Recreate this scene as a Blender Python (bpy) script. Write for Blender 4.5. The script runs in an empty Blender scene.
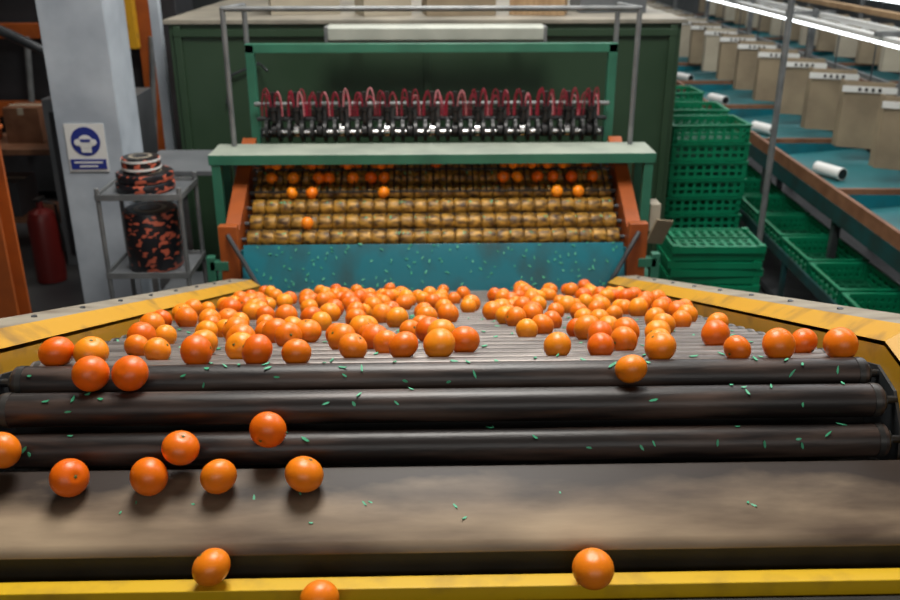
import bpy, bmesh, math, random
from mathutils import Vector, Matrix, Euler
random.seed(7)
H=2.6
scene=bpy.context.scene
scene.view_settings.view_transform='Standard'
# ---------------------------------------------------------------- materials
def mat(name,c1,c2=None,rough=0.5,metal=0.0,scale=6.0,stretch=(1,1,1),bump=0.0,bscale=40.0,lo=0.35,hi=0.65,emit=None,spec=0.5,detail=6):
    m=bpy.data.materials.new(name); m.use_nodes=True
    nt=m.node_tree; b=nt.nodes['Principled BSDF']
    b.inputs['Roughness'].default_value=rough; b.inputs['Metallic'].default_value=metal
    b.inputs['Specular IOR Level'].default_value=spec
    b.inputs['Base Color'].default_value=(*c1,1)
    tc=nt.nodes.new('ShaderNodeTexCoord'); mp=nt.nodes.new('ShaderNodeMapping')
    mp.inputs['Scale'].default_value=stretch
    nt.links.new(tc.outputs['Object'],mp.inputs['Vector'])
    if c2 is not None:
        n=nt.nodes.new('ShaderNodeTexNoise'); n.inputs['Scale'].default_value=scale; n.inputs['Detail'].default_value=detail
        nt.links.new(mp.outputs['Vector'],n.inputs['Vector'])
        r=nt.nodes.new('ShaderNodeValToRGB')
        r.color_ramp.elements[0].position=lo; r.color_ramp.elements[1].position=hi
        r.color_ramp.elements[0].color=(*c1,1); r.color_ramp.elements[1].color=(*c2,1)
        nt.links.new(n.outputs['Fac'],r.inputs['Fac']); nt.links.new(r.outputs['Color'],b.inputs['Base Color'])
    if bump>0:
        n2=nt.nodes.new('ShaderNodeTexNoise'); n2.inputs['Scale'].default_value=bscale
        nt.links.new(mp.outputs['Vector'],n2.inputs['Vector'])
        bp=nt.nodes.new('ShaderNodeBump'); bp.inputs['Strength'].default_value=bump; bp.inputs['Distance'].default_value=0.01
        nt.links.new(n2.outputs['Fac'],bp.inputs['Height']); nt.links.new(bp.outputs['Normal'],b.inputs['Normal'])
    if emit:
        b.inputs['Emission Color'].default_value=(*emit[:3],1); b.inputs['Emission Strength'].default_value=emit[3]
    return m
M={}
M['roller']=mat('roller_rubber',(.013,.009,.008),(.105,.066,.05),rough=.40,scale=10,stretch=(.35,3,3),bump=.04,bscale=60,lo=.44,hi=.76,detail=10)
M['steelroll']=mat('worn_roller_sheen',(.09,.075,.068),(.23,.20,.18),rough=.36,metal=.3,scale=6,stretch=(.6,3,3))  # far rollers: grey sheen of grazing reflections put into the colour
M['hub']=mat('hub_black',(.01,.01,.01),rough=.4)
M['ring']=mat('roller_end_ring',(.05,.05,.05),(.12,.11,.1),rough=.35,metal=.6)
M['yellow']=mat('yellow_paint',(.60,.31,.015),(.22,.12,.03),rough=.42,scale=9,lo=.52,hi=.78,detail=9)
M['yellowbar']=mat('yellow_bar_paint',(.70,.43,.01),(.38,.22,.02),rough=.4,scale=12,lo=.52,hi=.85)
M['beige']=mat('beige_worn_paint',(.34,.30,.23),(.18,.14,.10),rough=.45,scale=9,lo=.45,hi=.72,detail=9)
M['plate']=mat('stained_rubber_plate',(.10,.066,.043),(.42,.31,.20),rough=.5,scale=3.4,stretch=(.55,2.6,2.6),bump=.02,bscale=60,lo=.34,hi=.68,detail=10,spec=.35)
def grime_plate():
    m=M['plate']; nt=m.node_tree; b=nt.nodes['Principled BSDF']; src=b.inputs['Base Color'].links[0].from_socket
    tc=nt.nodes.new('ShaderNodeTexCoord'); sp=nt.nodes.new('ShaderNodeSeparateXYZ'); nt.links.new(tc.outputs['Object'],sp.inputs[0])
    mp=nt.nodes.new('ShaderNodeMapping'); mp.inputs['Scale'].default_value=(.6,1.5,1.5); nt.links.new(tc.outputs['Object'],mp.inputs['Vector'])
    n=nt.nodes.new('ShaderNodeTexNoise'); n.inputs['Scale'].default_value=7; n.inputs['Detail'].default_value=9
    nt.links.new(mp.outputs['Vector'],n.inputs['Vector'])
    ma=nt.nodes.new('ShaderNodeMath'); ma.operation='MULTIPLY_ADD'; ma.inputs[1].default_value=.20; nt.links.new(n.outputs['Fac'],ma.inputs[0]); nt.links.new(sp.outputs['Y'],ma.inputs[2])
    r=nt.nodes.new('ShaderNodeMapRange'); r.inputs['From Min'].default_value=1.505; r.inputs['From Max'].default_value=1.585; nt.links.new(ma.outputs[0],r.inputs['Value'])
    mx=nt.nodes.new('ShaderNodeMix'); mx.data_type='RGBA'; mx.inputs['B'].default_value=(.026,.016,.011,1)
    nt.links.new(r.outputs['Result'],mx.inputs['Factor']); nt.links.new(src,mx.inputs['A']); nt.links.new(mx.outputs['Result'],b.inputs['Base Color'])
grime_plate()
M['black']=mat('black_rubber',(.008,.008,.009),(.02,.018,.016),rough=.5,scale=10)
M['green']=mat('green_frame_paint',(.035,.17,.105),(.022,.11,.07),rough=.42,scale=5,lo=.45,hi=.8)
M['beamtop']=mat('dusty_green_top',(.36,.40,.33),(.26,.30,.25),rough=.5,scale=5)
M['housing']=mat('dark_green_panel',(.020,.048,.022),(.029,.060,.031),rough=.45,scale=2)
M['housingtop']=mat('housing_grey_top',(.33,.30,.24),(.20,.185,.15),rough=.5,scale=3)
M['turq']=mat('turquoise_paint',(.006,.14,.18),(.02,.075,.085),rough=.35,scale=6,stretch=(1,1,.4),lo=.45,hi=.75)
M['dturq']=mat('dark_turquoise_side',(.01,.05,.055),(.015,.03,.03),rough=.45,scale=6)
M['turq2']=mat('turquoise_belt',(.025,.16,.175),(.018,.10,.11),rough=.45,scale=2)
M['orangepaint']=mat('orange_paint',(.38,.085,.012),(.24,.055,.012),rough=.45,scale=6,lo=.4,hi=.75)
M['steel']=mat('galvanised_steel',(.15,.16,.165),(.24,.25,.25),rough=.45,metal=.4,scale=8)
M['dsteel']=mat('dark_steel',(.04,.045,.05),(.08,.085,.09),rough=.4,metal=.4,scale=8)
M['chrome']=mat('chrome',(.6,.6,.6),rough=.2,metal=1)
M['maroon']=mat('maroon_hose',(.24,.012,.03),rough=.35)
M['pink']=mat('pale_red_hose',(.60,.22,.24),rough=.35)
M['whitep']=mat('white_column_paint',(.46,.51,.56),(.32,.36,.41),rough=.5,scale=3)
M['white']=mat('white_plastic',(.70,.70,.67),rough=.4)
M['fixture']=mat('dusty_fixture',(.42,.44,.38),(.34,.36,.31),rough=.4,scale=5)
M['blue']=mat('sign_blue',(.02,.035,.22),rough=.4)
M['crate']=mat('green_crate_plastic',(.0,.13,.05),(.0,.18,.08),rough=.4,scale=3)
M['crated']=mat('dark_crate_plastic',(.0,.07,.03),rough=.45)
M['brush']=mat('ochre_brush',(.05,.022,.004),(.46,.24,.03),rough=.42,metal=.15,scale=20,stretch=(1,2.0,2.0),lo=.36,hi=.66,bump=.25,bscale=90,detail=10)
M['wood']=mat('reddish_wood_rim',(.15,.06,.028),(.22,.10,.05),rough=.55,scale=8)
M['plywood']=mat('light_wood',(.45,.30,.16),(.32,.2,.1),rough=.6,scale=5,stretch=(6,1,1))
M['kraft']=mat('kraft_card',(.30,.235,.15),(.22,.17,.11),rough=.7,scale=4)
M['cream']=mat('cream_card',(.46,.41,.31),(.38,.33,.25),rough=.7,scale=4)
M['floor']=mat('concrete_floor',(.035,.035,.038),(.07,.07,.07),rough=.45,scale=1.6,bump=.05,bscale=15)
M['wall']=mat('wall_paint',(.14,.15,.15),(.10,.11,.11),rough=.8,scale=1)
M['walldark']=mat('dark_wall',(.03,.032,.035),(.05,.05,.05),rough=.8,scale=1)
M['ceil']=mat('ceiling_sheet',(.3,.3,.3),rough=.8)
M['red']=mat('red_paint',(.15,.012,.01),rough=.35)
M['tube']=mat('lamp_tube_glow',(.9,.9,.9),rough=.4,emit=(.92,.97,1,5))
M['leaf']=mat('leaf_green',(.04,.36,.17),(.09,.48,.27),rough=.5,scale=30)
M['calyx']=mat('calyx_green',(.06,.12,.02),rough=.6)
M['grey']=mat('grey_paint',(.15,.16,.17),(.10,.11,.12),rough=.5,scale=3)
M['dark']=mat('dark_machine',(.018,.02,.022),(.035,.035,.04),rough=.5,scale=3)
M['bluec']=mat('blue_cloth',(.02,.05,.16),rough=.8)
M['black2']=mat('black_wheel',(.012,.012,.013),rough=.35)
def motif(name,ca,cb):
    m=bpy.data.materials.new(name); m.use_nodes=True; nt=m.node_tree; b=nt.nodes['Principled BSDF']
    tc=nt.nodes.new('ShaderNodeTexCoord'); v=nt.nodes.new('ShaderNodeTexNoise'); v.inputs['Scale'].default_value=30; v.inputs['Detail'].default_value=1
    mp=nt.nodes.new('ShaderNodeMapping'); mp.inputs['Scale'].default_value=(.7,.7,1.3)
    r=nt.nodes.new('ShaderNodeValToRGB'); r.color_ramp.interpolation='CONSTANT'
    r.color_ramp.elements[0].color=(*ca,1); r.color_ramp.elements[1].position=.57; r.color_ramp.elements[1].color=(*cb,1)
    nt.links.new(tc.outputs['Object'],mp.inputs['Vector']); nt.links.new(mp.outputs['Vector'],v.inputs['Vector']); nt.links.new(v.outputs['Fac'],r.inputs['Fac']); nt.links.new(r.outputs['Color'],b.inputs['Base Color'])
    b.inputs['Roughness'].default_value=.35
    return m
M['motif']=motif('black_salmon_print',(.012,.012,.015),(.50,.11,.06))
def peel():
    m=bpy.data.materials.new('orange_peel'); m.use_nodes=True; nt=m.node_tree; b=nt.nodes['Principled BSDF']
    at=nt.nodes.new('ShaderNodeAttribute'); at.attribute_name='tint'
    r=nt.nodes.new('ShaderNodeValToRGB')
    r.color_ramp.elements[0].color=(.84,.135,.002,1); r.color_ramp.elements[1].color=(.98,.32,.01,1)
    nt.links.new(at.outputs['Fac'],r.inputs['Fac']); nt.links.new(r.outputs['Color'],b.inputs['Base Color'])
    tc=nt.nodes.new('ShaderNodeTexCoord'); v=nt.nodes.new('ShaderNodeTexVoronoi'); v.inputs['Scale'].default_value=420
    nt.links.new(tc.outputs['Object'],v.inputs['Vector'])
    bp=nt.nodes.new('ShaderNodeBump'); bp.inputs['Strength'].default_value=.18; bp.inputs['Distance'].default_value=.001
    nt.links.new(v.outputs['Distance'],bp.inputs['Height']); nt.links.new(bp.outputs['Normal'],b.inputs['Normal'])
    b.inputs['Roughness'].default_value=.36; b.inputs['Subsurface Weight'].default_value=.06; b.inputs['Specular IOR Level'].default_value=.45
    b.inputs['Subsurface Radius'].default_value=(.01,.004,.001)
    b.inputs['Coat Weight'].default_value=.08; b.inputs['Coat Roughness'].default_value=.25
    return m
M['peel']=peel()
# ---------------------------------------------------------------- builder
class MB:
    def __init__(s,mats):
        s.v=[];s.f=[];s.m=[];s.keys=mats;s.t=[]
    def geo(s,vs,fs,m):
        o=len(s.v); s.v+= [tuple(v) for v in vs]
        for f in fs: s.f.append(tuple(o+i for i in f)); s.m.append(s.keys.index(m))
    def box(s,c,d,m,rot=None):
        c=Vector(c); hx,hy,hz=d[0]/2,d[1]/2,d[2]/2
        R=Euler(rot).to_matrix() if rot is not None else Matrix.Identity(3)
        vs=[c+R@Vector((x*hx,y*hy,z*hz)) for x in(-1,1) for y in(-1,1) for z in(-1,1)]
        s.geo(vs,[(0,1,3,2),(4,6,7,5),(0,4,5,1),(2,3,7,6),(0,2,6,4),(1,5,7,3)],m)
    def prism(s,pts,x0,x1,m):
        n=len(pts)
        vs=[(x0,p[0],p[1]) for p in pts]+[(x1,p[0],p[1]) for p in pts]
        fs=[tuple(range(n))[::-1],tuple(range(n,2*n))]+[(i,(i+1)%n,n+(i+1)%n,n+i) for i in range(n)]
        s.geo(vs,fs,m)
    def rev(s,p0,axis,prof,m,seg=20):
        p0=Vector(p0); a=Vector(axis).normalized()
        u=a.orthogonal().normalized(); w=a.cross(u)
        vs=[];fs=[]
        for t,r in prof:
            for i in range(seg):
                an=2*math.pi*i/seg
                vs.append(p0+a*t+(u*math.cos(an)+w*math.sin(an))*r)
        for j in range(len(prof)-1):
            for i in range(seg):
                k=(i+1)%seg
                fs.append((j*seg+i,j*seg+k,(j+1)*seg+k,(j+1)*seg+i))
        fs.append(tuple(range(seg))[::-1]); L=(len(prof)-1)*seg
        fs.append(tuple(L+i for i in range(seg)))
        s.geo(vs,fs,m)
    def cyl(s,a,b,r,m,seg=16):
        a=Vector(a);b=Vector(b)
        s.rev(a,b-a,[(0,r),((b-a).length,r)],m,seg)
    def tube(s,pts,r,m,seg=8):
        pts=[Vector(p) for p in pts]; vs=[];fs=[]; u=None
        for i,p in enumerate(pts):
            t=(pts[min(i+1,len(pts)-1)]-pts[max(i-1,0)]).normalized()
            if u is None: u=t.orthogonal().normalized()
            u=(u-t*u.dot(t)).normalized(); w=t.cross(u)
            for k in range(seg):
                an=2*math.pi*k/seg; vs.append(p+(u*math.cos(an)+w*math.sin(an))*r)
        n=len(pts)
        for j in range(n-1):
            for i in range(seg):
                k=(i+1)%seg; fs.append((j*seg+i,j*seg+k,(j+1)*seg+k,(j+1)*seg+i))
        fs.append(tuple(range(seg))[::-1]); fs.append(tuple((n-1)*seg+i for i in range(seg)))
        s.geo(vs,fs,m)
    def mesh(s,name,smooth=35):
        me=bpy.data.meshes.new(name); me.from_pydata(s.v,[],s.f)
        for k in s.keys: me.materials.append(M[k])
        me.polygons.foreach_set('material_index',s.m)
        me.update()
        bm=bmesh.new(); bm.from_mesh(me); bmesh.ops.recalc_face_normals(bm,faces=bm.faces); bm.to_mesh(me); bm.free()
        me.polygons.foreach_set('use_smooth',[True]*len(me.polygons))
        me.set_sharp_from_angle(angle=math.radians(smooth))
        return me
    def obj(s,name,parent=None,loc=(0,0,0),rot=(0,0,0),bevel=0):
        me=s.mesh(name); o=bpy.data.objects.new(name,me); scene.collection.objects.link(o)
        o.location=loc;o.rotation_euler=rot
        if parent: o.parent=parent
        if bevel:
            b=o.modifiers.new('bevel','BEVEL'); b.width=bevel; b.segments=2; b.limit_method='ANGLE'; b.angle_limit=math.radians(50)
        return o
def empty(name,loc=(0,0,0),rot=(0,0,0)):
    o=bpy.data.objects.new(name,None); scene.collection.objects.link(o); o.location=loc;o.rotation_euler=rot; o.empty_display_size=.1
    return o
def inst(name,me,loc,rot=(0,0,0),parent=None,scale=(1,1,1)):
    o=bpy.data.objects.new(name,me); scene.collection.objects.link(o); o.location=loc;o.rotation_euler=rot;o.scale=scale
    if parent:o.parent=parent
    return o
# ---------------------------------------------------------------- room
def slab(name,c,d,m):
    b=MB([m]); b.box(c,d,m); return b.obj(name)
slab('floor',(1,10,-.05),(20,30,.1),'floor')
slab('ceiling',(1,10,6.05),(20,30,.1),'ceil')
slab('wall_left',(-9.05,10,3),(.1,30,6),'walldark')
slab('wall_right',(11.05,10,3),(.1,30,6),'wall')
slab('wall_back',(1,25.05,3),(20,.1,6),'wall')
slab('wall_front',(1,-5.05,3),(20,.1,6),'wall')
wn=MB(['whitep','white'])
for k in range(6): wn.box((-2.9+k*1.4,-4.97,4.2),(.06,.06,1.9),'whitep')
for z in(3.25,4.2,5.15): wn.box((.6,-4.97,z),(7.06,.06,.06),'whitep')
wn.box((.6,-4.995,4.2),(7.0,.01,1.9),'white')
wn.obj('added_window')  # invented window behind the camera, dressing for the added front fill
# ---------------------------------------------------------------- roller conveyor
conv=empty('roller_conveyor')
R=.034
Y0,Z0=1.683,-.856+H
dy,dz=.0760,-.0254
axes=[(1.56,-1.023+H),(1.560,-.943+H),(1.604,-.877+H)]+[(Y0+dy*k,Z0+dz*k) for k in range(37)]
rb=MB(['roller','steelroll','hub','ring'])
for i,(y,z) in enumerate(axes):
    m='roller' if i<4 else 'steelroll'
    L=.885
    rb.rev((-L,y,z),(1,0,0),[(0,R-.003),(.003,R),(2*L-.003,R),(2*L,R-.003)],m,28)
    for sx in(-1,1):
        rb.rev((sx*(L-.022),y,z),(sx,0,0),[(0,R+.0015),(.012,R+.0015)],'ring',28)
        rb.rev((sx*L,y,z),(sx,0,0),[(0,.022),(.008,.022),(.008,.009),(.035,.009)],'hub',14)
rb.obj('rollers',conv)
sb=MB(['yellow','beige','dsteel','green','black'])
top=[(1.50,-1.02+H),(1.505,-.93+H),(1.545,-.845+H),(1.61,-.80+H),(1.69,-.785+H)]
end=(4.47,Z0+dz*36.6+.07)
topline=top+[end]
low=[(4.47,end[1]-.20),(1.75,-1.06+H),(1.60,-1.20+H)]
for sx in(-1,1):
    sb.prism(topline+low,sx*.922,sx*.934,'yellow')
    sb.prism([(1.54,-1.02+H),(1.56,-.92+H),(1.61,-.86+H),(1.69,-.84+H),(4.45,end[1]-.07),(4.45,end[1]-.15),(1.75,-1.0+H),(1.62,-1.15+H)],sx*.915,sx*.9215,'dsteel')
    for a,b in zip(topline[1:-1],topline[2:]):
        x0,x1=sx*.922,sx*.972
        n=.035
        vs=[(x0,a[0],a[1]),(x0,b[0],b[1]),(x1,b[0],b[1]+n),(x1,a[0],a[1]+n),(x0,a[0],a[1]-.01),(x0,b[0],b[1]-.01),(x1,b[0],b[1]+n-.01),(x1,a[0],a[1]+n-.01)]
        sb.geo(vs,[(0,1,2,3),(7,6,5,4),(0,4,5,1),(1,5,6,2),(2,6,7,3),(3,7,4,0)],'yellow')
        x2=sx*1.07
        vs=[(x1,a[0],a[1]+n),(x1,b[0],b[1]+n),(x2,b[0],b[1]+n+.006),(x2,a[0],a[1]+n+.006),(x1,a[0],a[1]+n-.012),(x1,b[0],b[1]+n-.012),(x2,b[0],b[1]+n-.06),(x2,a[0],a[1]+n-.06)]
        sb.geo(vs,[(0,1,2,3),(7,6,5,4),(0,4,5,1),(1,5,6,2),(2,6,7,3),(3,7,4,0)],'beige')
    for yy in(1.95,3.1,4.3):
        zt=Z0+dz*(yy-Y0)/dy-.1
        sb.box((sx*.97,yy,zt/2),(.06,.06,zt),'green')
        sb.box((sx*.97,yy,.01),(.12,.12,.02),'green')
    for k in range(9):
        yy=1.8+k*.3; zz=Z0+dz*(yy-Y0)/dy+.07+.040
        sb.rev((sx*1.02,yy,zz-.004),(0,0,1),[(0,.008),(.009,.008)],'dsteel',6)
for yy in(1.95,3.1,4.3):
    sb.box((0,yy,.45),(1.9,.05,.05),'green')
sb.prism([(1.8,Z0-.15),(4.4,Z0-.15-.87),(4.4,Z0-.16-.87),(1.8,Z0-.16)],-.92,.92,'dsteel')
sb.prism([(1.72,Z0-.06),(1.73,Z0-.06),(1.645,Z0-.36),(1.635,Z0-.36)],-.92,.92,'black')  # black sheet added behind the front rollers to keep their gap dark
sb.obj('side_frame',conv)
# ---------------------------------------------------------------- transfer plate, bar and lower belt
hop=empty('transfer_chute')
pb=MB(['plate','black','yellowbar','dsteel'])
pz=lambda y:-.967+H+(y-1.505)*(.057/.172)
pts=[(1.512,pz(1.512)-.03),(1.512,pz(1.512)+.004),(1.50,pz(1.50)+.006),(1.355,pz(1.355)),(1.345,pz(1.345)-.006),(1.342,pz(1.343)-.016),(1.347,pz(1.343)-.02),(1.36,pz(1.36)-.02)]
pb.prism(pts,-1.05,1.05,'plate')
pb.prism([(1.347,pz(1.343)-.012),(1.347,-1.12+H),(1.355,-1.12+H),(1.355,pz(1.343)-.012)],-1.05,1.05,'black')
pb.prism([(1.51,-1.0+H),(1.357,-1.12+H),(.6,-1.12+H),(.6,-1.13+H),(1.36,-1.13+H),(1.52,-1.01+H)],-1.05,1.05,'black')
pb.box((0,1.305,-1.087+H),(2.1,.034,.034),'yellowbar')
pb.box((0,1.31,-1.11+H),(2.1,.02,.03),'dsteel')
pb.prism([(1.278,-1.095+H),(.6,-1.095+H),(.6,-1.115+H),(1.278,-1.115+H)],-1.0,1.0,'black')
pb.rev((-1.0,1.262,-1.113+H),(1,0,0),[(0,.02),(2,.02)],'black',16)
for sx in(-1,1):
    pb.box((sx*1.065,1.06,-1.08+H),(.03,.94,.2),'dsteel')
    for yy in(.7,1.4): pb.box((sx*1.065,yy,.71),(.05,.05,1.42),'dsteel')
pb.obj('plate_and_belt',hop,bevel=.002)
# ---------------------------------------------------------------- oranges
def orange_geo(mb,c,r,rot,tint,nu=26,nv=18):
    c=Vector(c); Rm=rot.to_matrix()
    vs=[];fs=[]
    sq=random.uniform(.86,.97)
    for j in range(nv+1):
        th=math.pi*j/nv
        rr=1-.10*math.exp(-(th/.22)**2)-.04*math.exp(-((math.pi-th)/.2)**2)
        for i in range(nu):
            ph=2*math.pi*i/nu
            w=1+.012*math.cos(ph*5)*math.exp(-((th-.35)/.25)**2)
            p=Vector((math.sin(th)*math.cos(ph)*w,math.sin(th)*math.sin(ph)*w,math.cos(th)*sq))*rr*r
            vs.append(c+Rm@p)
    for j in range(nv):
        for i in range(nu):
            k=(i+1)%nu
            if j==0: 
                fs.append((i,(j+1)*nu+i,(j+1)*nu+k))
            elif j==nv-1: fs.append((j*nu+i,(j+1)*nu+i,j*nu+k))
            else: fs.append((j*nu+i,(j+1)*nu+i,(j+1)*nu+k,j*nu+k))
    mb.geo(vs,fs,'peel'); mb.t+= [tint]*len(vs)
    zc=r*sq*.905
    star=[]
    for i in range(10):
        a=math.pi*i/5; q=r*(.13 if i%2==0 else .06)
        star.append(c+Rm@Vector((q*math.cos(a),q*math.sin(a),zc+ .001)))
    star.append(c+Rm@Vector((0,0,zc+.003)))
    mb.geo(star,[(i,(i+1)%10,10) for i in range(10)],'calyx'); mb.t+=[.5]*len(star)
def finish_oranges(mb,name):
    me=bpy.data.meshes.new(name); me.from_pydata(mb.v,[],mb.f)
    for k in mb.keys: me.materials.append(M[k])
    me.polygons.foreach_set('material_index',mb.m); me.polygons.foreach_set('use_smooth',[True]*len(me.polygons))
    a=me.attributes.new('tint','FLOAT','POINT'); a.data.foreach_set('value',mb.t)
    me.update(); 
    o=bpy.data.objects.new(name,me); scene.collection.objects.link(o); return o
def rrot(): return Euler((random.uniform(0,6.28),random.uniform(0,6.28),random.uniform(0,6.28)))
def single(x,y,z,r=.0362):
    mb=MB(['peel','calyx']); orange_geo(mb,(0,0,0),r,rrot(),random.uniform(.0,.7),36,24)
    o=finish_oranges(mb,'orange'); o.location=(x,y,z+H)
for x in(-.707,-.629): single(x,1.628,-.8095)
single(.377,1.628,-.812,.033)
for x in(-.844,-.507): single(x,1.499,-.905,.0355)
single(-.344,1.527,-.884)
for x,r in((-.708,.0362),(-.56,.0365),(-.43,.0345),(-.269,.037)): single(x,1.458,-.9415-(.0365-r),r)
single(-.419,1.306,-1.032,.035); single(.254,1.286,-1.033,.037); single(-.224,1.25,-1.060,.0345)
nl=math.hypot(dy,dz); dr=(dy/nl,dz/nl); nrm=(-dz/nl,dy/nl)
def inc(s,h): return (Y0+dr[0]*s+nrm[0]*h, Z0+dr[1]*s+nrm[1]*h)
RO=.0362; PT=nl
placed=[]
rows={0:[-.817,-.745,-.524,-.396,-.313,.464,.63,.72,.854],
      1:[-.63,-.447,-.2,-.088,-.009,.254,.351,.806],
      2:[-.70,-.55,-.13,.05,.42,.50],
      3:[-.48,-.24,-.16,.38,.66],
      4:[-.74,-.38,.0,.46,.54]}
for j,xs in rows.items():
    for x in xs: placed.append(((j+.5)*PT,x))
def dens(s,x):
    if s<.9:
        if x<-.12: return .20
        if x>.20: return .21
        if x<.02: return .14
        return .0
    if s<1.5:
        if x<-.1: return .25
        if x>.2: return .25
        return .07
    if s<2.3:
        return .30 if x<-.1 else .23
    return .12
for j in range(5,35):
    x=-.87+random.uniform(0,.04)
    while x<.87:
        if random.random()<dens(j*PT,x):
            placed.append(((j+.5)*PT,x)); x+=.0745+random.uniform(0,.012)
        else: x+=.0745*random.uniform(.5,1.1)
pm=MB(['peel','calyx'])
for s,x in placed:
    r=RO*random.choice([.84,.88,.92,.96,1.0,1.02])
    h=math.sqrt((R+r*.99)**2-(PT/2)**2)
    y,z=inc(s,h); orange_geo(pm,(x,y,z),r,rrot(),random.random()**1.1,22,15)
finish_oranges(pm,'orange_pile')
# ---------------------------------------------------------------- sizing machine at the back
mach=empty('roller_grading_machine')
B0=(4.665,-1.533+H); bd=(.887,.462)
def bed(t,n=0): return (B0[0]+bd[0]*t-bd[1]*n, B0[1]+bd[1]*t+bd[0]*n)
bb=MB(['brush','dsteel','hub'])
RB=.050; BP=.122; BN=-.030
for k in range(6):
    y,z=bed(.045+k*BP,BN)
    prof=[];n=27;W=1.02;seg=2*W/n
    for i in range(n):
        t=i*seg
        prof+=[(t+.001,RB-.012),(t+.006,RB-.003),(t+.016,RB),(t+seg-.016,RB),(t+seg-.006,RB-.003),(t+seg-.001,RB-.012)]
    bb.rev((-W,y,z),(1,0,0),prof,'brush',24)
    bb.cyl((-1.05,y,z),(1.05,y,z),.012,'dsteel',10)
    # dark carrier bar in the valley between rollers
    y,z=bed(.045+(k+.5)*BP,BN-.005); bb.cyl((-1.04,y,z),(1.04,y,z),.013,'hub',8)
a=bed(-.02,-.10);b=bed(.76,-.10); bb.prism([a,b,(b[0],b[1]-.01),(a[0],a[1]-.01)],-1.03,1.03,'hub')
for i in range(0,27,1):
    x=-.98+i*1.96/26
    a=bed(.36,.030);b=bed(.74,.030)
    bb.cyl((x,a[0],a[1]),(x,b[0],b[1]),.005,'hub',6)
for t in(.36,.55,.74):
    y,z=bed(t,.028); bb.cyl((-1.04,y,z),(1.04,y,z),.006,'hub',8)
bb.obj('brush_rollers',mach)
fb=MB(['orangepaint','green','beamtop','turq','dsteel','steel','housing','cream','kraft'])
for sx in(-1,1):
    a=bed(-.03,.06);b=bed(.80,.06);c=bed(.80,-.16);d=bed(-.03,-.16)
    fb.prism([a,b,c,d],sx*1.05,sx*1.13,'orangepaint')
    fb.box((sx*1.10,4.63,1.07-.11),(.10,.06,.42),'orangepaint')
    fb.box((sx*1.205,4.945,(1.43)/2),(.05,.05,1.43),'green')
    fb.box((sx*1.205,5.19,(1.43)/2),(.05,.05,1.43),'green')
    fb.box((sx*1.205,4.78,.80),(.045,.34,.05),'green')
    fb.box((sx*1.205,4.62,.55),(.045,.05,.9),'green')
    fb.box((sx*1.16,4.62,.95),(.10,.05,.05),'green')
    fb.box((sx*1.205,4.62,.0+.05),(.10,.10,.1),'green')
    fb.box((sx*1.12,5.3,.5),(.05,.05,1.0),'green')
    fb.tube([(sx*1.10,4.59,1.13),(sx*.97,4.50,.93),(sx*.925,4.485,.85)],.013,'dsteel',8)
    fb.tube([(sx*.955,4.50,.91),(sx*1.05,4.56,.83)],.012,'dsteel',8)
    fb.box((sx*.93,4.485,.835),(.06,.03,.05),'dsteel')
    fb.cyl((sx*1.14,5.15,1.48),(sx*1.14,5.15,2.24),.015,'steel',12)
    fb.cyl((sx*1.08,5.45,1.0),(sx*1.08,5.45,2.24),.015,'steel',12)
    fb.cyl((sx*1.14,5.15,2.235),(sx*1.08,5.45,2.235),.014,'steel',12)
    fb.box((sx*1.055,5.40,(2.02)/2+.3),(.05,.05,1.42),'green')
fb.cyl((-1.15,5.15,2.235),(1.15,5.15,2.235),.015,'steel',12)
fb.box((0,5.40,2.0),(2.16,.05,.05),'green')
fb.box((0,5.06,1.478),(2.48,.29,.012),'beamtop')
fb.box((0,4.92,1.455),(2.48,.012,.055),'green')
fb.box((0,5.20,1.455),(2.48,.012,.055),'green')
for sx in(-1,1): fb.box((sx*1.235,5.06,1.455),(.012,.29,.055),'green')
fb.prism([(4.655,1.05),(4.64,1.055),(4.50,.82),(4.485,.76),(4.495,.76),(4.51,.815)],-1.03,1.03,'turq')
fb.box((0,4.66,.72),(2.1,.02,.6),'turq')
fb.box((1.27,5.0,1.10),(.06,.12,.16),'cream')
fb.box((1.30,4.93,1.02),(.12,.01,.16),'kraft',(.3,.2,.4))
fb.box((0,5.45,.6),(2.2,.02,1.1),'housing')
fb.obj('frame',mach,bevel=.002)
sg=MB(['black2','chrome','maroon','pink','dsteel','steel'])
zb=-1.075+H; yb=5.33
sg.cyl((-1.04,yb,zb+.165),(1.04,yb,zb+.165),.013,'steel',12)
sg.cyl((-1.04,yb+.05,zb+.07),(1.04,yb+.05,zb+.07),.012,'dsteel',12)
sg.cyl((-1.0,yb,zb),(1.0,yb,zb),.014,'chrome',12)
sg.box((0,yb+.09,zb-.02),(2.06,.03,.05),'dsteel')
sg.box((0,yb+.06,zb+.09),(1.98,.02,.07),'black2')
nU=15
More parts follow.
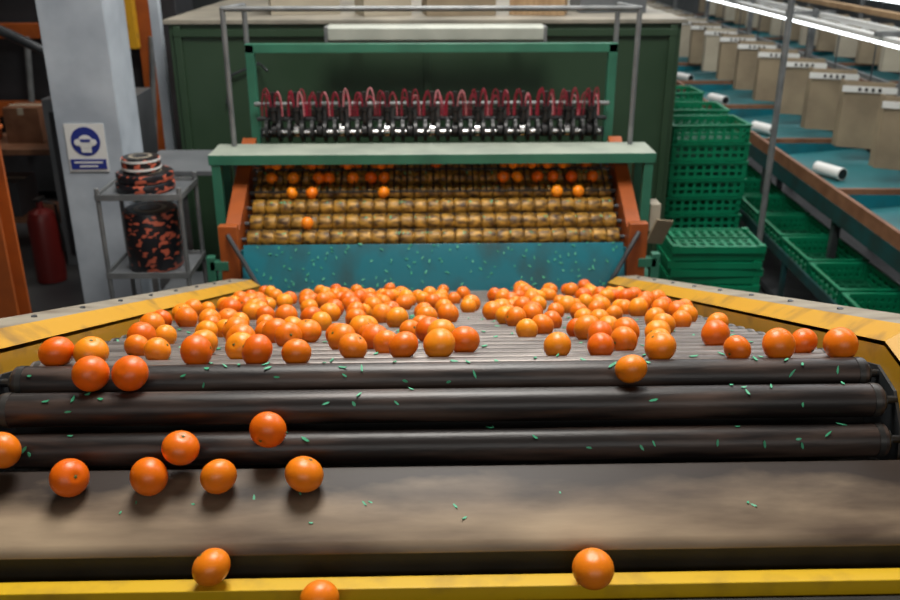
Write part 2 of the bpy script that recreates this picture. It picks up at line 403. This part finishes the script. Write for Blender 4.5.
for i in range(nU):
    x=-.93+i*1.86/(nU-1)
    for dx in(-.045,.030):
        sg.rev((x+dx-.012,yb,zb+.01),(1,0,0),[(0,.045),(.004,.066),(.022,.066),(.026,.045)],'black2',22)
    sg.rev((x-.024,yb,zb+.01),(1,0,0),[(0,.03),(.008,.042),(.035,.042),(.043,.03)],'chrome' if i%2 else 'black2',18)
    sg.box((x,yb+.03,zb+.10),(.028,.05,.19),'black2')
    sg.box((x+.03,yb+.02,zb+.12),(.02,.04,.10),'dsteel')
    sg.rev((x,yb-.035,zb+.08),(0,0,1),[(0,.018),(.05,.018),(.055,.026),(.075,.026)],'black2',12)
    sg.box((x,yb,zb+.20),(.022,.03,.07),'black2')
    # hose loops: up from the valve, arched over and back down outside the arm
    for q in range(6):
        sgn=-1 if q%2 else 1; wd=random.uniform(.030,.055)*sgn; hh=random.uniform(.11,.165); yo=random.uniform(-.05,.03)
        pts=[]
        for a in range(13):
            u=a/12*math.pi
            pts.append((x+wd*.5*(1-math.cos(u))+.010*sgn, yb-.03+yo*math.sin(u), zb+.10+hh*math.sin(u)**.8 if a not in(0,12) else zb+.10))
        sg.tube(pts,.0042,'pink' if q==2 else 'maroon',6)
sg.obj('hose_singulator',mach)
# ---------------------------------------------------------------- green housing
hb=MB(['housing','housingtop','green','dsteel'])
hb.box((-.03,7.6,1.02),(3.56,2.2,2.04),'housing')
hb.box((-.03,7.6,2.055),(3.62,2.26,.03),'housingtop')
for x in(-1.75,-.03,1.69): hb.box((x,6.49,1.02),(.05,.03,2.02),'housing')
hb.box((-.03,6.49,1.98),(3.5,.035,.05),'housing')
hb.tube([(-1.45,6.47,1.5),(-1.4,6.46,1.7),(-1.2,6.46,1.78),(-1.12,6.3,1.75)],.01,'dsteel')
hb.obj('machine_housing',bevel=.004)
lb=MB(['fixture','steel','tube'])
zo=-.10
lb.prism([(6.14,2.14+zo),(6.14,2.07+zo),(6.17,2.04+zo),(6.25,2.04+zo),(6.28,2.07+zo),(6.28,2.14+zo),(6.25,2.16+zo),(6.17,2.16+zo)],-.68,.74,'fixture')
for x in(-.5,.56): lb.box((x,6.36,2.10+zo),(.03,.22,.02),'steel')
lb.cyl((-.64,6.21,2.032+zo),(.70,6.21,2.032+zo),.013,'fixture',12)
for s,x in((-1,-.68),(1,.74)): lb.box((x+s*.012,6.21,2.10+zo),(.024,.12,.10),'steel')
lb.obj('strip_light_fixture',bevel=.003)
def carton(name,c,d,m='kraft',rz=0):
    b=MB([m,'cream'])
    b.box((0,0,d[2]/2),d,m); b.box((0,0,d[2]+.001),(d[0]*.99,.05,.002),'cream')
    for s in(-1,1): b.box((0,s*(d[1]/2+.0005),d[2]-.03),(.05,.001,.06),'cream')
    return b.obj(name,loc=c,rot=(0,0,rz),bevel=.004)
carton('cardboard_box',(.20,6.95,2.071),(.5,.4,.25),rz=.1)
carton('cardboard_box',(.80,6.95,2.071),(.4,.35,.2),'plywood',rz=-.2)
carton('cardboard_box',(-.35,6.9,2.071),(.35,.3,.2),'cream',rz=.3)
carton('cardboard_box',(1.35,7.2,2.071),(.5,.4,.3),'grey',rz=.05)
carton('cardboard_box',(-.95,7.1,2.071),(.5,.4,.3),'cream',rz=.2)
# ---------------------------------------------------------------- oranges on the brush bed
om=MB(['peel','calyx'])
hb2=BN+math.sqrt((RB+RO*.97)**2-(BP/2)**2)
bedr={0:[-.69],2:[-.80,-.69,-.28,.70,.82],3:[-.93,-.80,-.66,-.60,-.46,-.36,-.28,.40,.48,.60,.69,.80,.92],4:[-.96,-.84,-.74,-.66,-.52,-.44,-.33,-.25,.02,.42,.52,.60,.68,.78,.90]}
for k,xs in bedr.items():
    for x in xs:
        y,z=bed(.045+(k+.5)*BP,hb2); orange_geo(om,(x+random.uniform(-.004,.004),y,z+.002),RO*.97,rrot(),random.random(),20,14)
for x in(-.9,-.70,-.49,-.3,.46,.57,.66,.75):
    y,z=bed(.045+4*BP,BN+RB+RO*.98+.03); orange_geo(om,(x,y,z),RO*.95,rrot(),random.random(),20,14)
finish_oranges(om,'orange_batch')
# ---------------------------------------------------------------- leaf clippings
lf=MB(['leaf'])
def chip(p,n,k=1):
    n=Vector(n).normalized(); u=n.orthogonal().normalized(); w=n.cross(u); a=random.uniform(0,6.28)
    e=u*math.cos(a)+w*math.sin(a); g=n.cross(e); L=random.uniform(.005,.011)*k; W=random.uniform(.0018,.003)*k; p=Vector(p)+n*.001
    vs=[p-e*L,p-e*L*.4+g*W,p+e*L*.5+g*W*.8+n*.001,p+e*L+n*.003,p+e*L*.4-g*W,p-e*L*.5-g*W]
    vs2=[v+n*.0012 for v in vs]
    lf.geo(vs+vs2,[(5,4,3,2,1,0),(6,7,8,9,10,11)]+[(i,(i+1)%6,6+(i+1)%6,6+i) for i in range(6)],'leaf')
for i in range(210):
    k=random.choice([1,1,2,2,3,3,3]+list(range(4,20)))
    y,z=axes[k]; a=random.uniform(.2,1.9) if k<4 else random.uniform(1.2,1.9)
    n=(0,-math.cos(a),math.sin(a)); chip((random.uniform(-.86,.86),y+n[1]*R,z+n[2]*R),n)
for i in range(14):
    y=random.uniform(1.36,1.49); chip((random.uniform(-.85,.85),y,pz(y)+.001),(0,-.31,.95),.8)
for i in range(40): chip((random.uniform(-.8,.8),random.uniform(1.14,1.27),-1.095+H),(0,0,1))
for i in range(150):
    t=random.random(); y=4.50+.14*t; z=.82+.235*t; chip((random.uniform(-1,1),y-.004,z+.002),(0,-.86,.51),1.2)
for i in range(110):
    k=random.randrange(0,5); y,z=bed(.045+k*BP,BN); n=(0,-.6,.8); chip((random.uniform(-1,1),y+n[1]*RB,z+n[2]*RB),n,1.1)
lf.obj('leaf_clippings')
# ---------------------------------------------------------------- column with sign
cb=MB(['whitep','steel'])
CX,CY=-2.08,5.67
cb.box((CX,CY-.19,3.0),(.38,.02,6.0),'whitep'); cb.box((CX,CY+.19,3.0),(.38,.02,6.0),'whitep'); cb.box((CX,CY,3.0),(.02,.38,6.0),'whitep')
cb.box((CX,CY,.01),(.5,.5,.02),'whitep')
for s in(-1,1): cb.box((CX+s*.18,CY,3.0),(.02,.38,6.0),'whitep')
cb.obj('steel_column',bevel=.004)
sb2=MB(['white','blue','steel'])
sx0,sz0=CX-.02,1.41
sb2.box((sx0,5.465,sz0),(.235,.008,.29),'white')
sb2.rev((sx0,5.461,sz0+.04),(0,-1,0),[(0,.088),(.003,.088)],'blue',32)
sb2.box((sx0,5.459,sz0-.10),(.215,.004,.062),'blue')
sb2.rev((sx0,5.458,sz0+.035),(0,-1,0),[(0,.045),(.003,.045)],'white',24)
sb2.box((sx0,5.457,sz0-.012),(.06,.004,.03),'white')
for s in(-1,1): sb2.rev((sx0+s*.047,5.456,sz0+.035),(0,-1,0),[(0,.02),(.004,.02)],'white',16)
sb2.box((sx0,5.4545,sz0+.045),(.07,.002,.018),'blue')
for k,w in((0,.17),(1,.11)): sb2.box((sx0,5.4565,sz0-.088-.024*k),(w,.002,.010),'white')
sb2.obj('safety_sign')
# ---------------------------------------------------------------- utility cart
ct=MB(['steel','dsteel','grey'])
cx,cy=-1.60,4.95
for sx in(-.22,.22):
    for sy in(-.18,.18): ct.cyl((cx+sx,cy+sy,.08),(cx+sx,cy+sy,1.34),.013,'steel',10)
    for sy in(-.18,.18): ct.rev((cx+sx-.012,cy+sy,.04),(1,0,0),[(0,.04),(.024,.04)],'dsteel',14)
for z in(.25,.83,1.28):
    ct.box((cx,cy,z),(.46,.38,.012),'grey')
    for s in(-1,1):
        ct.box((cx,cy+s*.19,z+.01),(.46,.008,.035),'steel'); ct.box((cx+s*.23,cy,z+.01),(.008,.38,.035),'steel')
ct.obj('utility_cart',bevel=.001)
def roll(name,c,r,h,bands=()):
    b=MB(['motif','white','hub','red','beige'])
    b.rev((0,0,0),(0,0,1),[(0,r*.97),(.008,r),(h-.008,r),(h,r*.97)],'motif',36)
    b.rev((0,0,h),(0,0,1),[(0,r*.88),(.002,r*.88)],'hub',32)
    b.rev((0,0,h+.002),(0,0,1),[(0,r*.6),(.002,r*.6)],'beige',32)
    b.rev((0,0,h+.004),(0,0,1),[(0,r*.42),(.002,r*.42)],'hub',32)
    for z in bands: b.rev((0,0,h*z),(0,0,1),[(0,r+.002),(.012,r+.002)],'white',36)
    b.obj(name,loc=c)
roll('printed_tape_roll',(cx-.01,cy,1.291),.160,.05)
roll('printed_tape_roll',(cx-.005,cy,1.346),.152,.045)
roll('printed_tape_roll',(cx-.02,cy,1.398),.105,.075,(.15,.75))
roll('printed_drum',(cx+.0,cy-.01,.84),.15,.34)
roll('printed_drum',(cx+.0,cy-.01,.26),.13,.22)
tb=MB(['grey','steel'])
tb.box((-1.56,5.75,1.25),(.55,.6,.03),'grey')
for sx in(-.24,.24):
    for sy in(-.26,.26): tb.box((-1.56+sx,5.75+sy,.62),(.035,.035,1.24),'steel')
tb.box((-1.56,5.75,.4),(.5,.5,.02),'grey')
tb.obj('side_table',bevel=.002)
# ---------------------------------------------------------------- left background
ob=MB(['orangepaint','dsteel'])
px=-2.30
ob.box((px,4.44,.85),(.20,.02,1.7),'orangepaint'); ob.box((px,4.58,.85),(.20,.02,1.7),'orangepaint'); ob.box((px,4.51,.85),(.02,.12,1.7),'orangepaint')
ob.box((px,4.51,.01),(.3,.26,.02),'orangepaint'); ob.box((px,4.51,1.71),(.24,.2,.02),'orangepaint')
ob.obj('orange_steel_post',bevel=.003)
gb=MB(['orangepaint','yellow','dark','grey','steel'])
for x in(-4.7,-3.35,-2.75): gb.box((x,9.2,1.4),(.16,.16,2.8),'orangepaint')
for z in(1.0,1.75,2.5): gb.box((-3.72,9.2,z),(2.1,.12,.14),'orangepaint')
gb.box((-3.8,9.7,1.2),(2.6,.7,2.2),'dark')
gb.box((-2.95,9.02,1.95),(.3,.1,.7),'yellow')
for k in range(5): gb.cyl((-4.4+k*.4,9.12,.6),(-4.3+k*.4,9.12,1.7),.03,'steel',10)
gb.obj('press_machine',bevel=.005)
wb=MB(['plywood','dsteel','grey','wood'])
wb.box((-3.75,7.9,.92),(1.3,.7,.05),'wood')
for sx in(-.58,.58):
    for sy in(-.3,.3): wb.box((-3.75+sx,7.9+sy,.45),(.06,.06,.9),'dsteel')
wb.box((-3.75,7.9,.3),(1.2,.6,.03),'wood')
wb.obj('workbench',bevel=.003)
for c,d,m in(((-3.95,7.9,.946),(.3,.3,.2),'orangepaint'),((-3.5,7.95,.946),(.3,.3,.3),'wood'),((-3.8,7.9,.316),(.4,.4,.3),'dark')):
    carton('storage_box',c,d,m)
eb=MB(['red','hub','steel'])
eb.rev((0,0,0),(0,0,1),[(0,.10),(.01,.115),(.52,.115),(.58,.09),(.61,.03),(.66,.025)],'red',24)
eb.box((0,0,.68),(.05,.12,.02),'hub'); eb.tube([(0.03,0,.66),(.12,0,.64),(.13,0,.4),(.13,0,.25)],.01,'hub')
eb.obj('fire_extinguisher',loc=(-3.1,6.95,0))
kb=MB(['grey','steel','beamtop','dark'])
kb.box((-2.75,7.6,.7),(.7,.6,1.4),'grey')
for k in range(4): kb.box((-2.7,7.45+.03*k,1.4+.08*k+.04),(.5-.06*k,.35,.08),'beamtop')
kb.box((-2.75,7.29,.7),(.6,.01,1.2),'dark')
kb.obj('control_cabinet',bevel=.004)
pb2=MB(['whitep']); pb2.box((-2.03,7.0,1.15),(.07,.07,2.3),'whitep'); pb2.box((-2.03,7.0,.01),(.16,.16,.02),'whitep'); pb2.obj('white_post',bevel=.003)
pp=MB(['steel','dsteel']); pp.tube([(-4.2,7.2,2.35),(-3.2,7.2,1.9),(-2.9,7.2,1.75),(-2.85,7.2,1.2),(-2.85,7.2,0)],.04,'dsteel',12); pp.obj('extraction_pipe')
sv=MB(['dsteel','kraft','plywood','bluec'])
for x in(-6.6,-5.4): 
    for y in(7.6,8.2): sv.box((x,y,1.2),(.06,.06,2.4),'dsteel')
for z in(.2,.9,1.6,2.3): sv.box((-6,7.9,z),(1.3,.65,.04),'dsteel')
for i in range(9): sv.box((-6.4+.4*(i%3),7.9,.22+.7*(i//3)+.15),(.33,.5,.3),random.choice(['kraft','plywood','bluec']))
sv.obj('storage_rack',bevel=.002)
# ---------------------------------------------------------------- crates
def crate_mesh(L,W,h,name):
    b=MB(['crate','crated'])
    t=.014
    for k in range(7): b.box((0,-W/2+W*(k+.5)/7,.006),(L-.02,W/7*.62,.012),'crated')
    for k in range(5): b.box((-L/2+L*(k+.5)/5,0,.009),(.02,W-.02,.014),'crated')
    for s in(-1,1):
        for (z,hh) in((.018,.028),(h*.5,.02),(h-.014,.028)):
            b.box((0,s*(W/2-t/2),z),(L,t,hh),'crate'); b.box((s*(L/2-t/2),0,z),(t,W,hh),'crate')
        b.box((0,s*(W/2+.004),h-.006),(L+.016,.012,.012),'crate'); b.box((s*(L/2+.004),0,h-.006),(.012,W+.016,.012),'crate')
        n=9
        for k in range(n+1): b.box((-L/2+.012+(L-.024)*k/n,s*(W/2-t/2),h/2),(.022,t*.9,h-.01),'crate')
        for k in range(7): b.box((s*(L/2-t/2),-W/2+.012+(W-.024)*k/6,h/2),(t*.9,.02,h-.01),'crate')
        for q in(-1,1): b.box((s*(L/2-.018),q*(W/2-.018),h/2),(.036,.036,h-.004),'crate')
    return b.mesh(name)
cm=crate_mesh(.6,.4,.14,'crate_mesh')
def folded_mesh():
    b=MB(['crate','crated']); L,W,h=.6,.4,.045
    for k in range(7): b.box((0,-W/2+W*(k+.5)/7,.006),(L-.02,W/7*.62,.012),'crated')
    for s in(-1,1):
        b.box((0,s*(W/2-.008),h/2),(L,.016,h),'crate'); b.box((s*(L/2-.008),0,h/2),(.016,W,h),'crate')
        for q in(-1,1): b.box((s*(L/2-.02),q*(W/2-.02),h/2+.004),(.045,.045,h+.006),'crate')
        for k in range(9): b.box((-L/2+.06+(L-.12)*k/8,s*.095,.034),(.022,.15,.008),'crate')
        for y in(.03,.095,.165): b.box((0,s*y,.035),(L-.08,.016,.009),'crate')
    return b.mesh('folded_crate_mesh')
fm=folded_mesh()
def stack(x,y,n,rz,me=None,pitch=.1415):
    e=empty('plastic_crate_stack',(x,y,0),(0,0,rz))
    for i in range(n):
        inst('crate',me or cm,(random.uniform(-.01,.01),random.uniform(-.01,.01),i*pitch),(0,0,random.uniform(-.025,.025)),e)
stack(1.84,5.66,14,-.03,fm,.054)
stack(2.13,6.98,9,.02)
stack(2.16,7.62,9,-.02)
stack(2.20,8.5,9,.03)
# ---------------------------------------------------------------- packing line
LR=math.radians(-2.35)
def line(name,loc,detail):
    e=empty(name,loc,(0,0,LR))
    b=MB(['turq2','wood','dturq','turq','dsteel','steel','white','plywood','grey','dark'])
    y0,y1=-2.5,17.0; ym=(y0+y1)/2; LL=y1-y0
    b.box((.015,ym,.90),(.03,LL,.11),'wood')
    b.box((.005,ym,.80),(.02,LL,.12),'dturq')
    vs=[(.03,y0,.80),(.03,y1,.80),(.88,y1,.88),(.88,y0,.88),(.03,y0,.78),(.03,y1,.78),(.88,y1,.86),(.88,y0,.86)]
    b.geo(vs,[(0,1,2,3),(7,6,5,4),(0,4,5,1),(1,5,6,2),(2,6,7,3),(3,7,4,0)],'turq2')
    b.box((.90,ym,1.0),(.03,LL,.2),'dark')
    y=y0+.1
    while y<y1:
        b.box((.45,y,.89),(.86,.03,.14),'wood'); b.box((.45,y-.02,.87),(.84,.006,.1),'turq')
        y+=1.7
    y=y0+.3
    while y<y1:
        b.box((.05,y,.37),(.05,.05,.74),'dsteel'); b.box((.75,y,.42),(.05,.05,.84),'dsteel'); b.box((-.27,y,.2),(.03,.04,.4),'dturq')
        y+=1.6
    b.box((-.275,ym,.44),(.02,LL,.07),'dturq'); b.box((-.05,ym,.415),(.44,LL,.02),'dsteel'); b.box((.17,ym,.47),(.02,LL,.12),'dturq')
    b.box((.0,ym,.06),(.5,LL,.05),'dsteel')
    y=y0+.6
    while y<y1:
        b.box((1.05,y,.95),(.05,.05,1.9),'steel'); b.box((1.0,y,1.86),(.5,.04,.04),'steel')
        y+=2.2
    b.box((1.05,ym,1.42),(.04,LL,.04),'steel')
    b.box((.86,ym,1.82),(.10,LL,.04),'white'); b.box((1.12,ym,1.84),(.06,LL,.05),'white')
    b.box((1.5,ym,1.9),(.10,LL,.05),'plywood')
    b.obj('bench',e,bevel=0)
    lt=MB(['tube'])
    y=y0
    while y<y1-1.3:
        lt.cyl((.83,y,1.787),(.83,y+1.25,1.787),.014,'tube',10); y+=1.32
    lt.obj('lamp_tubes',e)
    kb_=MB(['kraft','cream','white','hub','dsteel'])
    y=y0+.2;i=0
    while y<y1:
        c=('kraft' if (y<6.5 or i%2) else 'cream')
        rz=-.40+random.uniform(-.08,.08)
        ca,sa=math.cos(rz),math.sin(rz)
        kb_.box((.68,y,1.24),(.37,.012,.54),c,(0,0,rz))
        kb_.box((.68+.18*ca,y+.18*sa+.05,1.24),(.012,.10,.54),c)
        kb_.box((.68-.18*ca,y-.18*sa+.05,1.24),(.012,.10,.54),c)
        kb_.box((.68-.008,y-.018,1.45),(.41,.006,.05),'white',(0,0,rz+.05))
        for q in range(4):
            kb_.box((.67+(q-1.5)*.05*ca,y-.026+(q-1.5)*.05*sa,1.45),(.022,.003,.028),'hub',(0,0,rz))
        kb_.cyl((.68,y+.02,1.46),(.68,y+.02,1.80),.006,'dsteel',6)
        y+=.76;i+=1
    kb_.obj('card_panels',e)
    tbm=MB(['white','hub'])
    y=y0+.95
    while y<y1:
        a=(.24,y+.12,.88);bq=(.34,y-.14,.885)
        tbm.cyl(a,bq,.048,'white',20); 
        d=(Vector(a)-Vector(bq)).normalized()
        tbm.rev(Vector(bq)-d*.001,-d,[(0,.041),(.002,.041)],'hub',20)
        y+=1.7
    tbm.obj('paper_rolls',e)
    return e
pl=line('packing_line',(2.78,5.08,0),True)
pl2=line('packing_line',(5.1,5.0,0),False)
cm2=crate_mesh(.40,.50,.13,'row_crate_mesh')
for i in range(14):
    inst('crate_%d'%i,cm2,(-.055,-1.35+i*.56,.428),(0,0,random.uniform(-.03,.03)),pl)
pm2=MB(['steel']); pm2.cyl((0,0,0),(0,0,3.2),.023,'steel',16); pm2.rev((0,0,0),(0,0,1),[(0,.06),(.012,.06)],'steel',20); pm2.obj('steel_pole',loc=(2.50,6.5,0))
# ---------------------------------------------------------------- lights
def area(name,loc,sx,sy,p,col=(1,1,1),rot=(0,0,0)):
    l=bpy.data.lights.new(name,'AREA'); l.shape='RECTANGLE'; l.size=sx;l.size_y=sy;l.energy=p;l.color=col
    o=bpy.data.objects.new(name,l); scene.collection.objects.link(o); o.location=loc;o.rotation_euler=rot
area('skylight',(0,3.2,5.8),1.8,2.2,290,(1,.965,.91))
area('skylight',(0.3,7.8,5.8),3.0,2.0,165,(1,.975,.93))
area('skylight',(4.5,8,5.8),2.5,10,300,(.97,.98,1))
area('skylight',(-4.5,9,5.8),1.5,3,35,(1,.93,.85))
area('skylight',(3,18,5.8),8,5,280,(.95,.98,1))
area('front_fill_light',(.6,-4.85,4.2),6.8,1.8,100,(1,.97,.93),(math.radians(84),0,0))  # added fill from behind the camera, brightens upright faces
w=bpy.data.worlds.new('world'); scene.world=w; w.use_nodes=True
w.node_tree.nodes['Background'].inputs['Color'].default_value=(.5,.6,.7,1); w.node_tree.nodes['Background'].inputs['Strength'].default_value=.3
# ---------------------------------------------------------------- camera
cd=bpy.data.cameras.new('camera'); cd.sensor_width=36; cd.lens=36
co=bpy.data.objects.new('camera',cd); scene.collection.objects.link(co)
co.location=(-.03,0,H); co.rotation_euler=(math.radians(68),0,math.radians(-1.42))
cd.dof.use_dof=True; cd.dof.focus_distance=2.0; cd.dof.aperture_fstop=4.0
scene.camera=co
